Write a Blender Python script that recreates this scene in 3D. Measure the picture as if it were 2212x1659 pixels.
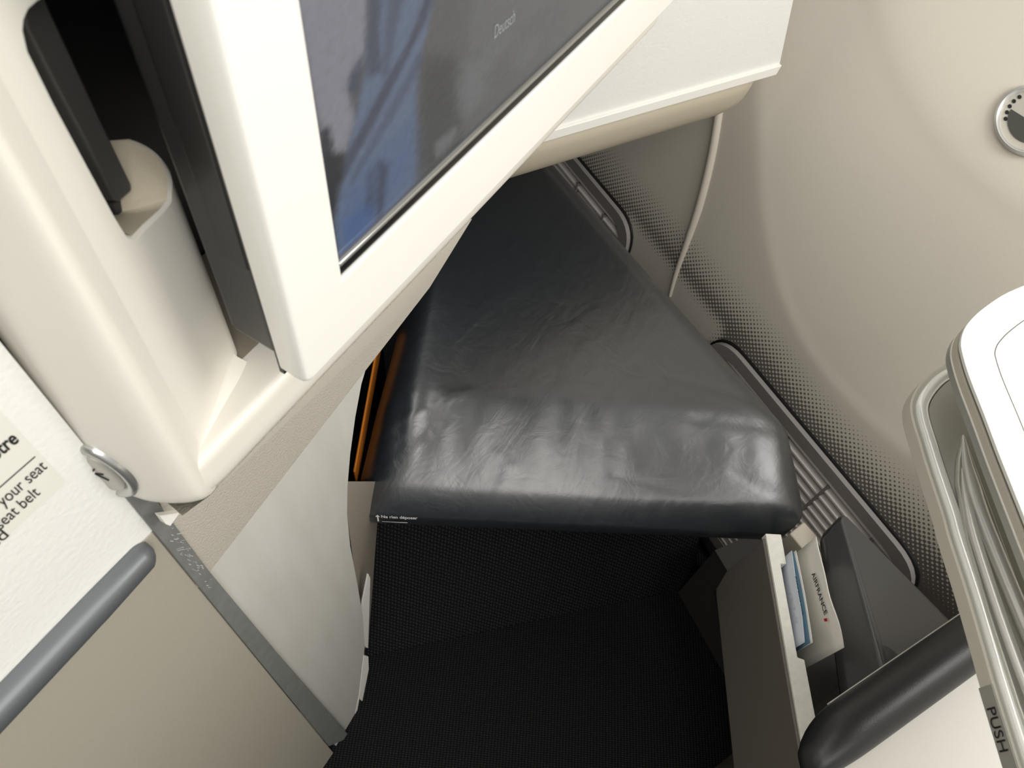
import bpy, bmesh, math, random
import numpy as np
from mathutils import Vector, Matrix
random.seed(4)
for o in list(bpy.data.objects): bpy.data.objects.remove(o)
sc = bpy.context.scene
COL = sc.collection

# ------------------------------------------------------------------ camera
# world: X along the screen's lower edge, Y away from the passenger, Z up (metres, floor = 0)
F, CX, CY, EYE = 1600.0, 1106.0, 829.5, 1.17
up = np.array([.0887, .550, .830]); up /= np.linalg.norm(up)
ux = np.array([.519, .709, -.478]); ux -= up*(ux@up); ux /= np.linalg.norm(ux)
M3 = np.array([ux, np.cross(up, ux), up])
CAM = np.array([0, 0, EYE])
cam_d = bpy.data.cameras.new('camera'); cam = bpy.data.objects.new('camera', cam_d); COL.objects.link(cam)
mw = Matrix([list(r) for r in M3]).to_4x4(); mw.translation = Vector(CAM)
cam.matrix_world = mw
cam_d.sensor_width = 36; cam_d.lens = 36*F/2212; cam_d.clip_start = .01; cam_d.clip_end = 50
cam_d.dof.use_dof = True; cam_d.dof.focus_distance = .62; cam_d.dof.aperture_fstop = 20
sc.camera = cam

# ------------------------------------------------------------------ light
w = bpy.data.worlds.new('cabin'); sc.world = w; w.use_nodes = True
AX = np.array([.502, .865, 0]); AX /= np.linalg.norm(AX)      # aircraft axis (forward)
BX = np.array([AX[1], -AX[0], 0])                               # outboard
def AB(b, a, z): return BX*b + AX*a + np.array([0, 0, z])
def world_light():
    # the cabin around the seat: bright above and on the window side, dim towards the aisle and the floor
    nt = w.node_tree; bg = nt.nodes['Background']
    tc = nt.nodes.new('ShaderNodeTexCoord'); dp = nt.nodes.new('ShaderNodeVectorMath'); dp.operation = 'DOT_PRODUCT'
    L = np.array([0, 0, .8])+BX*.45-AX*.4; L /= np.linalg.norm(L)
    nt.links.new(tc.outputs['Generated'], dp.inputs[0]); dp.inputs[1].default_value = tuple(L)
    mr = nt.nodes.new('ShaderNodeMapRange'); mr.interpolation_type = 'SMOOTHSTEP'
    mr.inputs['From Min'].default_value = -.3; mr.inputs['From Max'].default_value = .95
    mr.inputs['To Min'].default_value = .09; mr.inputs['To Max'].default_value = .62
    nt.links.new(dp.outputs['Value'], mr.inputs['Value']); nt.links.new(mr.outputs['Result'], bg.inputs['Strength'])
    bg.inputs['Color'].default_value = (1, .975, .93, 1)
world_light()
def area(name, loc, target, sx, sy, power, col=(1, .97, .92)):
    l = bpy.data.lights.new(name, 'AREA'); l.shape = 'RECTANGLE'; l.size = sx; l.size_y = sy
    l.energy = power; l.color = col
    o = bpy.data.objects.new(name, l); COL.objects.link(o); o.location = loc
    o.rotation_euler = (Vector(target)-Vector(loc)).to_track_quat('-Z', 'Y').to_euler()
    return o
area('cabin_ceiling_light', AB(-.2, .45, 2.15), AB(.25, .1, .5), 1.6, .5, 5)
area('bin_light_strip', (-.38, -.95, 1.95), (-.05, -.45, .5), 1.3, 1.2, 15)
area('window_daylight', AB(.72, -.28, 1.30), AB(.1, .1, .55), .3, .42, 3.0, (1, .99, .97))
vs = sc.view_settings
vs.view_transform = 'Standard'; vs.look = 'None'; vs.gamma = 1; vs.exposure = 0.30
try: vs.use_curve_mapping = False
except Exception: pass

# ------------------------------------------------------------------ pixel -> place helpers
def ray(x, y): return M3 @ np.array([(x-CX)/F, -(y-CY)/F, -1.])
def pZ(p, z): r = ray(*p); return CAM + r*((z-EYE)/r[2])
def pY(p, d): r = ray(*p); return CAM + r*(d/r[1])
def pX(p, v): r = ray(*p); return CAM + r*(v/r[0])
def pP(p, q, n):
    r = ray(*p); q = np.array(q, float); n = np.array(n, float)
    return CAM + r*(((q-CAM)@n)/(r@n))
def pA(p, a): return pP(p, AX*a, AX)

# ------------------------------------------------------------------ materials
def mat(name, col, rough=.5, metal=0, bump=0, bscale=400, spec=.5, coat=0, mottle=0, mscale=20, emis=None):
    m = bpy.data.materials.new(name); m.use_nodes = True; nt = m.node_tree
    b = nt.nodes['Principled BSDF']
    b.inputs['Base Color'].default_value = (*col, 1); b.inputs['Roughness'].default_value = rough
    b.inputs['Metallic'].default_value = metal; b.inputs['Specular IOR Level'].default_value = spec
    b.inputs['Coat Weight'].default_value = coat
    tc = nt.nodes.new('ShaderNodeTexCoord')
    if bump:
        n = nt.nodes.new('ShaderNodeTexNoise'); n.inputs['Scale'].default_value = bscale; n.inputs['Detail'].default_value = 3
        bp = nt.nodes.new('ShaderNodeBump'); bp.inputs['Strength'].default_value = bump; bp.inputs['Distance'].default_value = .001
        nt.links.new(tc.outputs['Object'], n.inputs['Vector']); nt.links.new(n.outputs['Fac'], bp.inputs['Height'])
        nt.links.new(bp.outputs['Normal'], b.inputs['Normal'])
    if mottle:
        n = nt.nodes.new('ShaderNodeTexNoise'); n.inputs['Scale'].default_value = mscale; n.inputs['Detail'].default_value = 5
        mx = nt.nodes.new('ShaderNodeMix'); mx.data_type = 'RGBA'
        mx.inputs['A'].default_value = (*[c*(1-mottle) for c in col], 1); mx.inputs['B'].default_value = (*[min(1, c*(1+mottle)) for c in col], 1)
        nt.links.new(tc.outputs['Object'], n.inputs['Vector']); nt.links.new(n.outputs['Fac'], mx.inputs['Factor'])
        nt.links.new(mx.outputs['Result'], b.inputs['Base Color'])
    if emis:
        b.inputs['Emission Color'].default_value = (*emis[:3], 1); b.inputs['Emission Strength'].default_value = emis[3]
    return m
CREAM = mat('cream_plastic', (.80, .775, .70), .38, bump=.04, bscale=900)
WHITE = mat('white_plastic', (.86, .85, .80), .35)
WHITETEX = mat('white_grained_panel', (.83, .825, .79), .42, bump=.35, bscale=330)
TAN = mat('warm_grey_panel', (.40, .37, .305), .5, bump=.25, bscale=900)
TANTEX = mat('warm_grey_grained_panel', (.68, .635, .55), .5, bump=.5, bscale=800)
TANSOFT = mat('tan_soft_roll', (.51, .455, .35), .6, bump=.2, bscale=900)
TANSMOOTH = mat('tan_recess', (.27, .235, .185), .5, bump=.08, bscale=600)
BLACK = mat('black_plastic', (.006, .006, .007), .45)
BLACKGREY = mat('charcoal_plastic', (.022, .022, .024), .38)
GREYDK = mat('slot_panel_grey', (.06, .06, .057), .3)
ALU = mat('brushed_aluminium', (.62, .62, .57), .34, metal=.55, bump=.05, bscale=1500)
CHROME = mat('polished_aluminium', (.93, .93, .90), .2, metal=.3)
STEELDK = mat('grey_handle_metal', (.16, .172, .182), .42, metal=.4)
INK = mat('black_ink', (.01, .01, .012), .6)
INKW = mat('white_print', (.9, .9, .9), .6)
RED = mat('red_print', (.55, .01, .02), .6)
ORANGE = mat('orange_fabric', (.62, .19, .01), .7)
PAPER = mat('envelope_paper', (.88, .855, .78), .7, mottle=.06, mscale=40)
CARD = mat('safety_card', (.74, .79, .88), .35)
CARDW = mat('card_paper', (.92, .92, .90), .5)
CARDB = mat('card_blue', (.12, .24, .33), .4)
GRILLE = mat('grille_plastic', (.30, .28, .265), .42)
SLAT = mat('grille_slat', (.80, .75, .71), .4)
LEATHPAD = mat('black_pad_leather', (.045, .046, .049), .32, spec=.8, coat=.6, bump=.12, bscale=900)
DRAWER = mat('dark_taupe_panel', (.17, .152, .133), .45, bump=.1, bscale=900)
CONTOP = mat('console_top', (.62, .60, .55), .38, bump=.1, bscale=700)
WORN = mat('worn_white_edge', (.92, .90, .83), .55, mottle=.12, mscale=160)
TRIMGREY = mat('grey_edge_trim', (.185, .19, .18), .5, mottle=.25, mscale=90)

def m_leather():
    m = mat('black_leather', (.016, .0205, .027), .34, spec=1, coat=.8); nt = m.node_tree; b = nt.nodes['Principled BSDF']
    tc = nt.nodes.new('ShaderNodeTexCoord')
    def noise(s, d, dist=0, sc3=None):
        n = nt.nodes.new('ShaderNodeTexNoise'); n.inputs['Scale'].default_value = s; n.inputs['Detail'].default_value = d
        n.inputs['Distortion'].default_value = dist
        src = tc.outputs['Object']
        if sc3:
            mp = nt.nodes.new('ShaderNodeMapping'); mp.inputs['Scale'].default_value = sc3; mp.inputs['Rotation'].default_value = (0, 0, .5)
            nt.links.new(src, mp.inputs['Vector']); src = mp.outputs['Vector']
        nt.links.new(src, n.inputs['Vector']); return n
    b.inputs['Coat Roughness'].default_value = .30; b.inputs['IOR'].default_value = 1.6
    a = noise(38, 5, 1.2); c = noise(1200, 2); e = noise(9, 3, .8, (1, 3, 1))
    add = nt.nodes.new('ShaderNodeMath'); add.operation = 'MULTIPLY_ADD'; add.inputs[1].default_value = .5
    nt.links.new(a.outputs['Fac'], add.inputs[0]); nt.links.new(e.outputs['Fac'], add.inputs[2])
    b1 = nt.nodes.new('ShaderNodeBump'); b1.inputs['Strength'].default_value = .3; b1.inputs['Distance'].default_value = .005
    b2 = nt.nodes.new('ShaderNodeBump'); b2.inputs['Strength'].default_value = .12; b2.inputs['Distance'].default_value = .0006
    nt.links.new(add.outputs[0], b1.inputs['Height']); nt.links.new(c.outputs['Fac'], b2.inputs['Height'])
    nt.links.new(b1.outputs['Normal'], b2.inputs['Normal']); nt.links.new(b2.outputs['Normal'], b.inputs['Normal'])
    mr = nt.nodes.new('ShaderNodeMapRange'); mr.inputs['To Min'].default_value = .30; mr.inputs['To Max'].default_value = .44
    nt.links.new(a.outputs['Fac'], mr.inputs['Value']); nt.links.new(mr.outputs['Result'], b.inputs['Roughness'])
    return m
LEATHER = m_leather()

def m_carpet():
    m = mat('black_carpet', (.012, .012, .0125), .95, spec=.15); nt = m.node_tree; b = nt.nodes['Principled BSDF']
    tc = nt.nodes.new('ShaderNodeTexCoord')
    mp = nt.nodes.new('ShaderNodeMapping'); mp.inputs['Rotation'].default_value = (0, 0, 1.10)
    nt.links.new(tc.outputs['Object'], mp.inputs['Vector'])
    w1 = nt.nodes.new('ShaderNodeTexWave'); w1.bands_direction = 'X'; w1.inputs['Scale'].default_value = 70; w1.inputs['Distortion'].default_value = 1.2
    w2 = nt.nodes.new('ShaderNodeTexWave'); w2.bands_direction = 'Y'; w2.inputs['Scale'].default_value = 110; w2.inputs['Distortion'].default_value = 2.5
    w1.inputs['Detail Scale'].default_value = 3
    mul = nt.nodes.new('ShaderNodeMath'); mul.operation = 'MULTIPLY'
    for k in (w1, w2): nt.links.new(mp.outputs['Vector'], k.inputs['Vector'])
    nt.links.new(w1.outputs['Fac'], mul.inputs[0]); nt.links.new(w2.outputs['Fac'], mul.inputs[1])
    cr = nt.nodes.new('ShaderNodeMix'); cr.data_type = 'RGBA'
    cr.inputs['A'].default_value = (.006, .006, .0065, 1); cr.inputs['B'].default_value = (.042, .042, .043, 1)
    nt.links.new(mul.outputs[0], cr.inputs['Factor']); nt.links.new(cr.outputs['Result'], b.inputs['Base Color'])
    bp = nt.nodes.new('ShaderNodeBump'); bp.inputs['Strength'].default_value = .8; bp.inputs['Distance'].default_value = .002
    nt.links.new(mul.outputs[0], bp.inputs['Height']); nt.links.new(bp.outputs['Normal'], b.inputs['Normal'])
    return m
CARPET = m_carpet()

def m_plate():
    m = mat('scuffed_metal_sheet', (.50, .48, .42), .4, metal=.1); nt = m.node_tree; b = nt.nodes['Principled BSDF']
    tc = nt.nodes.new('ShaderNodeTexCoord')
    mp = nt.nodes.new('ShaderNodeMapping'); mp.inputs['Scale'].default_value = (60, 60, 9); mp.inputs['Rotation'].default_value = (0, .15, 0)
    n = nt.nodes.new('ShaderNodeTexNoise'); n.inputs['Scale'].default_value = 1; n.inputs['Detail'].default_value = 6
    nt.links.new(tc.outputs['Object'], mp.inputs['Vector']); nt.links.new(mp.outputs['Vector'], n.inputs['Vector'])
    mx = nt.nodes.new('ShaderNodeMix'); mx.data_type = 'RGBA'
    mx.inputs['A'].default_value = (.60, .585, .53, 1); mx.inputs['B'].default_value = (.72, .71, .67, 1)
    nt.links.new(n.outputs['Fac'], mx.inputs['Factor']); nt.links.new(mx.outputs['Result'], b.inputs['Base Color'])
    return m
PLATE = m_plate()

def m_sidewall():
    m = mat('cabin_sidewall', (.55, .50, .42), .45); nt = m.node_tree; b = nt.nodes['Principled BSDF']
    uv = nt.nodes.new('ShaderNodeUVMap'); uv.uv_map = 'UVMap'
    sp = nt.nodes.new('ShaderNodeSeparateXYZ'); nt.links.new(uv.outputs['UV'], sp.inputs[0])
    def cosn(sock, k):
        a = nt.nodes.new('ShaderNodeMath'); a.operation = 'MULTIPLY'; a.inputs[1].default_value = k; nt.links.new(sock, a.inputs[0])
        c = nt.nodes.new('ShaderNodeMath'); c.operation = 'COSINE'; nt.links.new(a.outputs[0], c.inputs[0]); return c.outputs[0]
    K = 2*math.pi/.0080
    mul = nt.nodes.new('ShaderNodeMath'); mul.operation = 'MULTIPLY'
    nt.links.new(cosn(sp.outputs[0], K), mul.inputs[0]); nt.links.new(cosn(sp.outputs[1], K), mul.inputs[1])
    at = nt.nodes.new('ShaderNodeAttribute'); at.attribute_name = 'print_tone'
    tm = nt.nodes.new('ShaderNodeMath'); tm.operation = 'MULTIPLY_ADD'; tm.inputs[1].default_value = 2.3; tm.inputs[2].default_value = -1.15
    nt.links.new(at.outputs['Fac'], tm.inputs[0])
    s = nt.nodes.new('ShaderNodeMath'); s.operation = 'ADD'; nt.links.new(mul.outputs[0], s.inputs[0]); nt.links.new(tm.outputs[0], s.inputs[1])
    mr = nt.nodes.new('ShaderNodeMapRange'); mr.interpolation_type = 'SMOOTHSTEP'
    mr.inputs['From Min'].default_value = -.18; mr.inputs['From Max'].default_value = .18
    nt.links.new(s.outputs[0], mr.inputs['Value'])
    mx = nt.nodes.new('ShaderNodeMix'); mx.data_type = 'RGBA'
    mx.inputs['A'].default_value = (.71, .66, .57, 1); mx.inputs['B'].default_value = (.165, .15, .135, 1)
    nt.links.new(mr.outputs['Result'], mx.inputs['Factor']); nt.links.new(mx.outputs['Result'], b.inputs['Base Color'])
    n = nt.nodes.new('ShaderNodeTexNoise'); n.inputs['Scale'].default_value = 700
    tc = nt.nodes.new('ShaderNodeTexCoord'); nt.links.new(tc.outputs['Object'], n.inputs['Vector'])
    bp = nt.nodes.new('ShaderNodeBump'); bp.inputs['Strength'].default_value = .12; bp.inputs['Distance'].default_value = .001
    nt.links.new(n.outputs['Fac'], bp.inputs['Height']); nt.links.new(bp.outputs['Normal'], b.inputs['Normal'])
    return m
SIDEWALL = m_sidewall()

# ------------------------------------------------------------------ mesh helpers
def link(name, me, m, parent=None, smooth=True, bevel=0, seg=3, ang=35):
    o = bpy.data.objects.new(name, me); COL.objects.link(o)
    for k in (m if isinstance(m, (list, tuple)) else [m]): me.materials.append(k)
    if smooth:
        me.shade_smooth()
        if not bevel: me.set_sharp_from_angle(angle=math.radians(ang))
    if bevel:
        md = o.modifiers.new('round', 'BEVEL'); md.width = bevel; md.segments = seg
        md.limit_method = 'ANGLE'; md.angle_limit = math.radians(ang); md.harden_normals = True
    if parent: o.parent = parent
    return o
def mk(name, vs_, fs, m, parent=None, **k):
    me = bpy.data.meshes.new(name); bm = bmesh.new()
    bv = [bm.verts.new(tuple(map(float, v))) for v in vs_]
    for f in fs:
        try: bm.faces.new([bv[i] for i in f])
        except ValueError: pass
    bmesh.ops.recalc_face_normals(bm, faces=bm.faces)
    bm.to_mesh(me); bm.free()
    return link(name, me, m, parent, **k)
def slab(name, pts, vec, m, parent=None, **k):
    """solid: polygon pts (3-D) pushed along vec"""
    n = len(pts); vec = np.array(vec, float)
    v = [np.array(p, float) for p in pts]; v += [p+vec for p in v[:n]]
    f = [list(range(n)), list(range(2*n-1, n-1, -1))] + [[i, (i+1) % n, n+(i+1) % n, n+i] for i in range(n)]
    return mk(name, v, f, m, parent, **k)
def box(name, x0, x1, y0, y1, z0, z1, m, parent=None, **k):
    return slab(name, [(x0, y0, z0), (x1, y0, z0), (x1, y1, z0), (x0, y1, z0)], (0, 0, z1-z0), m, parent, **k)
def sweep(name, prof, path, m, parent=None, closed=True, **k):
    """prof: list of 2-D loops (one per path station) already placed in 3-D"""
    n = len(prof[0]); v = [p for s in prof for p in s]; f = []
    for s in range(len(prof)-1):
        for i in range(n if closed else n-1):
            j = (i+1) % n; f.append([s*n+i, s*n+j, (s+1)*n+j, (s+1)*n+i])
    if closed: f += [list(range(n)), [len(v)-n+i for i in range(n)]]
    return mk(name, v, f, m, parent, **k)
def tube(name, pts, r, m, parent=None, n=12, flat=1.0, **k):
    pts = [Vector(p) for p in pts]; rings = []
    for i, p in enumerate(pts):
        t = (pts[min(i+1, len(pts)-1)]-pts[max(i-1, 0)]).normalized()
        s = t.cross(Vector((0, 0, 1)))
        s = s.normalized() if s.length > 1e-4 else Vector((1, 0, 0))
        u_ = s.cross(t).normalized(); rr = r[i] if isinstance(r, (list, tuple)) else r
        rings.append([p + s*math.cos(a)*rr + u_*math.sin(a)*rr*flat for a in [2*math.pi*q/n for q in range(n)]])
    return sweep(name, rings, None, m, parent, **k)
def smooth_path(pts, n=8):
    pts = [np.array(p, float) for p in pts]; out = []
    for i in range(len(pts)-1):
        p0 = pts[max(i-1, 0)]; p1 = pts[i]; p2 = pts[i+1]; p3 = pts[min(i+2, len(pts)-1)]
        for q in range(n):
            t = q/n
            out.append(.5*((2*p1)+(p2-p0)*t+(2*p0-5*p1+4*p2-p3)*t*t+(3*p1-p0-3*p2+p3)*t**3))
    out.append(pts[-1]); return out
def round_poly(pts, r, n=6):
    """round the corners of a polygon (any dimension)"""
    pts = [np.array(p, float) for p in pts]; out = []
    rs = r if isinstance(r, (list, tuple)) else [r]*len(pts)
    for i, p in enumerate(pts):
        a = pts[i-1]-p; b = pts[(i+1) % len(pts)]-p
        la, lb = np.linalg.norm(a), np.linalg.norm(b); q = min(rs[i], la*.48, lb*.48)
        if q <= 0: out.append(p); continue
        s = p+a/la*q; e = p+b/lb*q
        for t in np.linspace(0, 1, n): out.append((1-t)**2*s+2*t*(1-t)*p+t*t*e)
    return out
def text(name, s, origin, xdir, ydir, width, height, m, parent=None, bold=False, thick=.0001, right=False):
    cu = bpy.data.curves.new('t', 'FONT'); cu.body = s; cu.size = 1
    if bold: cu.offset = .02
    to = bpy.data.objects.new('t', cu); COL.objects.link(to)
    bpy.context.view_layer.update()
    me = bpy.data.meshes.new_from_object(to.evaluated_get(bpy.context.evaluated_depsgraph_get()))
    bpy.data.objects.remove(to); bpy.data.curves.remove(cu)
    xs = [v.co.x for v in me.vertices]; ys = [v.co.y for v in me.vertices]
    x0, x1, y1 = min(xs), max(xs), max(ys)
    xd = np.array(xdir, float); xd /= np.linalg.norm(xd)
    yd = np.array(ydir, float); yd -= xd*(yd@xd); yd /= np.linalg.norm(yd)
    nz = np.cross(xd, yd); sx = width/(x1-x0); sy = height/.72
    o3 = np.array(origin, float)
    for v in me.vertices:
        q = o3 + xd*(v.co.x-(x1 if right else x0))*sx + yd*v.co.y*sy + nz*thick
        v.co = Vector(q)
    me.name = name
    return link(name, me, m, parent, smooth=False)
def thing(name, label, cat, loc, group=None):
    o = bpy.data.objects.new(name, None); COL.objects.link(o); o['label'] = label; o['category'] = cat
    o.empty_display_size = .02
    if group: o['group'] = group
    o.location = tuple(map(float, loc)); bpy.context.view_layer.update()
    return o
def adopt(root):
    """children were modelled in world coordinates: keep them there"""
    bpy.context.view_layer.update()
    inv = Matrix.Translation(root.location).inverted()
    for c in root.children: c.matrix_parent_inverse = inv
def tag(o, label, cat, group=None):
    o['label'] = label; o['category'] = cat
    if group: o['group'] = group
def struct(o): o['kind'] = 'structure'; return o

# ------------------------------------------------------------------ floor and carpeted riser
struct(mk('floor', [(-1.2, -1.2, 0), (1.6, -1.2, 0), (1.6, 1.6, 0), (-1.2, 1.6, 0)], [[0, 1, 2, 3]], CARPET))
fa, fb = pZ((800, 1420), 0), pZ((1550, 1260), 0); dr = (fb-fa)/np.linalg.norm(fb-fa); bk = np.array([-dr[1], dr[0], 0])
q0, q1 = fa-dr*.10, fb-dr*.045
prof = [(0, 0), (.006, .012), (.05, .11), (.12, .26), (.16, .27), (.25, .28), (.25, 0)]
struct(slab('trim_1', [q0+bk*a+np.array([0, 0, z]) for a, z in prof], q1-q0, CARPET, bevel=.006, ang=20))

# ------------------------------------------------------------------ sidewall
ZP = [0, .35, .7, 1.0, 1.3, 1.7, 2.1]; BP = [.60, .645, .72, .80, .86, .86, .78]
def prof_b(z): return float(np.interp(z, ZP, BP))
f1A = [-.9, -.2, 0, .109, .23, .354, .471, .537, .62, 1.5]; f1Z = [.62, .53, .47, .444, .425, .451, .544, .62, .74, 2.2]
f2A = [-.9, -.1, .05, .184, .311, .435, .513, .60, .70, 1.5]; f2Z = [.90, .76, .715, .688, .679, .718, .757, .86, 1.1, 2.2]
def smi(a, xs, ys):
    # smooth interpolation of the panel outlines
    return sum(float(np.interp(a+k, xs, ys))*w9 for k, w9 in ((-.12, .06), (-.08, .12), (-.04, .2), (0, .24), (.04, .2), (.08, .12), (.12, .06)))
def sst(x): x = min(1, max(0, x)); return x*x*(3-2*x)
def wall_b(a, z):
    z1, z2 = smi(a, f1A, f1Z), smi(a, f2A, f2Z)
    h = sum(float(np.interp(z+k, ZP, BP)) for k in (-.06, -.03, 0, .03, .06))/5
    d = z-z1; L = max(.05, z2-z1)
    if d > 0: h += .10*min(d, L)                      # the window panel leans back above its lower outline
    if d > L: h += .32*(d-L)-.32*.03*(1-math.exp(-(d-L)/.03))
    h += .0012*sst((d+.006)/.012)
    return h
def tone(a, z):
    z1 = smi(a, f1A, f1Z)
    top = min(z1-.002, .445)
    g = sst((top-z)/(top-.318))
    mid = sst((a-.375)/.03)*sst((.66-a)/.03)
    if a > .375: g *= 1-.95*sst((.372-z)/.03)*mid
    far = sst((a-.45)/.4); g *= 1-.3*far
    return g
As = list(np.arange(-.9, 1.5, .012)); Zs = list(np.arange(0, .9, .007))+list(np.arange(.9, 2.15, .05))
vs_, fs = [], []
for a in As:
    for z in Zs: vs_.append(AB(wall_b(a, z), a, z))
nz_ = len(Zs)
for i in range(len(As)-1):
    for j in range(nz_-1): fs.append((i*nz_+j, (i+1)*nz_+j, (i+1)*nz_+j+1, i*nz_+j+1))
me = bpy.data.meshes.new('wall_right'); me.from_pydata([tuple(v) for v in vs_], [], fs)
uvl = me.uv_layers.new(name='UVMap'); az = [(a, z) for a in As for z in Zs]
for l in me.loops: uvl.data[l.index].uv = az[l.vertex_index]
at = me.attributes.new('print_tone', 'FLOAT', 'POINT')
for i, (a, z) in enumerate(az): at.data[i].value = tone(a, z)
me.flip_normals() if me.polygons[0].normal.dot(Vector(BX)) > 0 else None
wr = link('wall_right', me, SIDEWALL, ang=80); struct(wr)
md = wr.modifiers.new('thick', 'SOLIDIFY'); md.thickness = .01; md.offset = -1
def onwall(p, off=0.0):
    r = ray(*p); lo, hi = .2, 4.0
    t = .2
    while t < 4:
        P = CAM+r*t
        if P@BX > wall_b(P@AX, P[2]): break
        t += .004
    lo, hi = t-.004, t
    for _ in range(14):
        m_ = (lo+hi)/2; P = CAM+r*m_
        if P@BX > wall_b(P@AX, P[2]): hi = m_
        else: lo = m_
    P = CAM+r*lo; return P-BX*off
def wpt(a, z, off=0.0): return AB(wall_b(a, z)-off, a, z)
bead = smooth_path([onwall(p) for p in [(1562, 195), (1556, 240), (1545, 310), (1530, 380), (1511, 450), (1485, 525), (1462, 590), (1448, 640)]], 5)
nb = len(bead)
tube('seam_bead', bead, [.0068-.0042*max(0, (i/nb-.55)/.45) for i in range(nb)], mat('seam_bead', (.60, .55, .47), .4), wr, flat=.7)

# round dimmer on the sidewall
pc = onwall((2226, 262)); a0, z0 = pc@AX, pc[2]
tz = wpt(a0, z0+.02)-wpt(a0, z0-.02); tz /= np.linalg.norm(tz); nrm = np.cross(AX, tz); nrm = nrm/np.linalg.norm(nrm)
if nrm@(CAM-pc) < 0: nrm = -nrm
pc = pc+nrm*.001
DU = pP((2148, 262), pc, nrm)-pc; DV = pP((2226, 183), pc, nrm)-pc      # half axes of the oval on the wall
R = 1.0
dial = thing('dimmer_dial', 'round silver wall dial with black dots, right edge of the beige sidewall', 'dial', pc)
def dpt(r, th, h): return pc + DU*r*math.cos(th) + DV*r*math.sin(th) + nrm*h
def lathe_on(name, prof, m, parent, n=48):
    rings = [[dpt(r, 2*math.pi*k/n, h) for k in range(n)] for r, h in prof]
    v = [p for s in rings for p in s]; f = []
    for s in range(len(rings)-1):
        for i in range(n): j = (i+1) % n; f.append([s*n+i, s*n+j, (s+1)*n+j, (s+1)*n+i])
    f.append(list(range(n))); f.append([len(v)-n+i for i in range(n)])
    return mk(name, v, f, m, parent, ang=50)
lathe_on('ring', [(R, -.012), (R, .001), (R*.97, .005), (R*.9, .006), (R*.84, .0045), (R*.82, .001), (R*.82, -.004)], mat('satin_silver', (.72, .71, .68), .3, metal=.5), dial)
lathe_on('face', [(R*.83, -.004), (R*.83, .0005), (.001, .0005)], mat('dial_face', (.55, .52, .45), .4), dial)
def dirs(p):
    v_ = pP(p, pc, nrm)-pc; co, *_ = np.linalg.lstsq(np.stack([DU, DV], 1), v_, rcond=None)
    return math.atan2(co[1], co[0]), float(np.hypot(*co))
for p in [(2203, 210), (2191, 219), (2182, 230), (2176, 243), (2173, 257)]:
    th, rr = dirs(p); c = dpt(rr, th, .0012)
    mk('dot', [c+DU*.058*math.cos(q)+DV*.058*math.sin(q) for q in np.linspace(0, 2*math.pi, 16, endpoint=False)], [list(range(16))], INK, dial)
th0, r0 = dirs((2188, 238)); ths = [dirs(p)[0] for p in [(2188, 238), (2182, 260), (2186, 280), (2195, 295), (2212, 304)]]
tu = np.unwrap(ths); sg_ = 1 if tu[-1] > tu[0] else -1
sec = [dpt(R*.62, tu[0]+sg_*math.pi*k/24, .0013) for k in range(25)]
mk('dark_sector', sec, [list(range(len(sec)))], mat('dial_dark', (.07, .07, .06), .4), dial)
adopt(dial)

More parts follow.
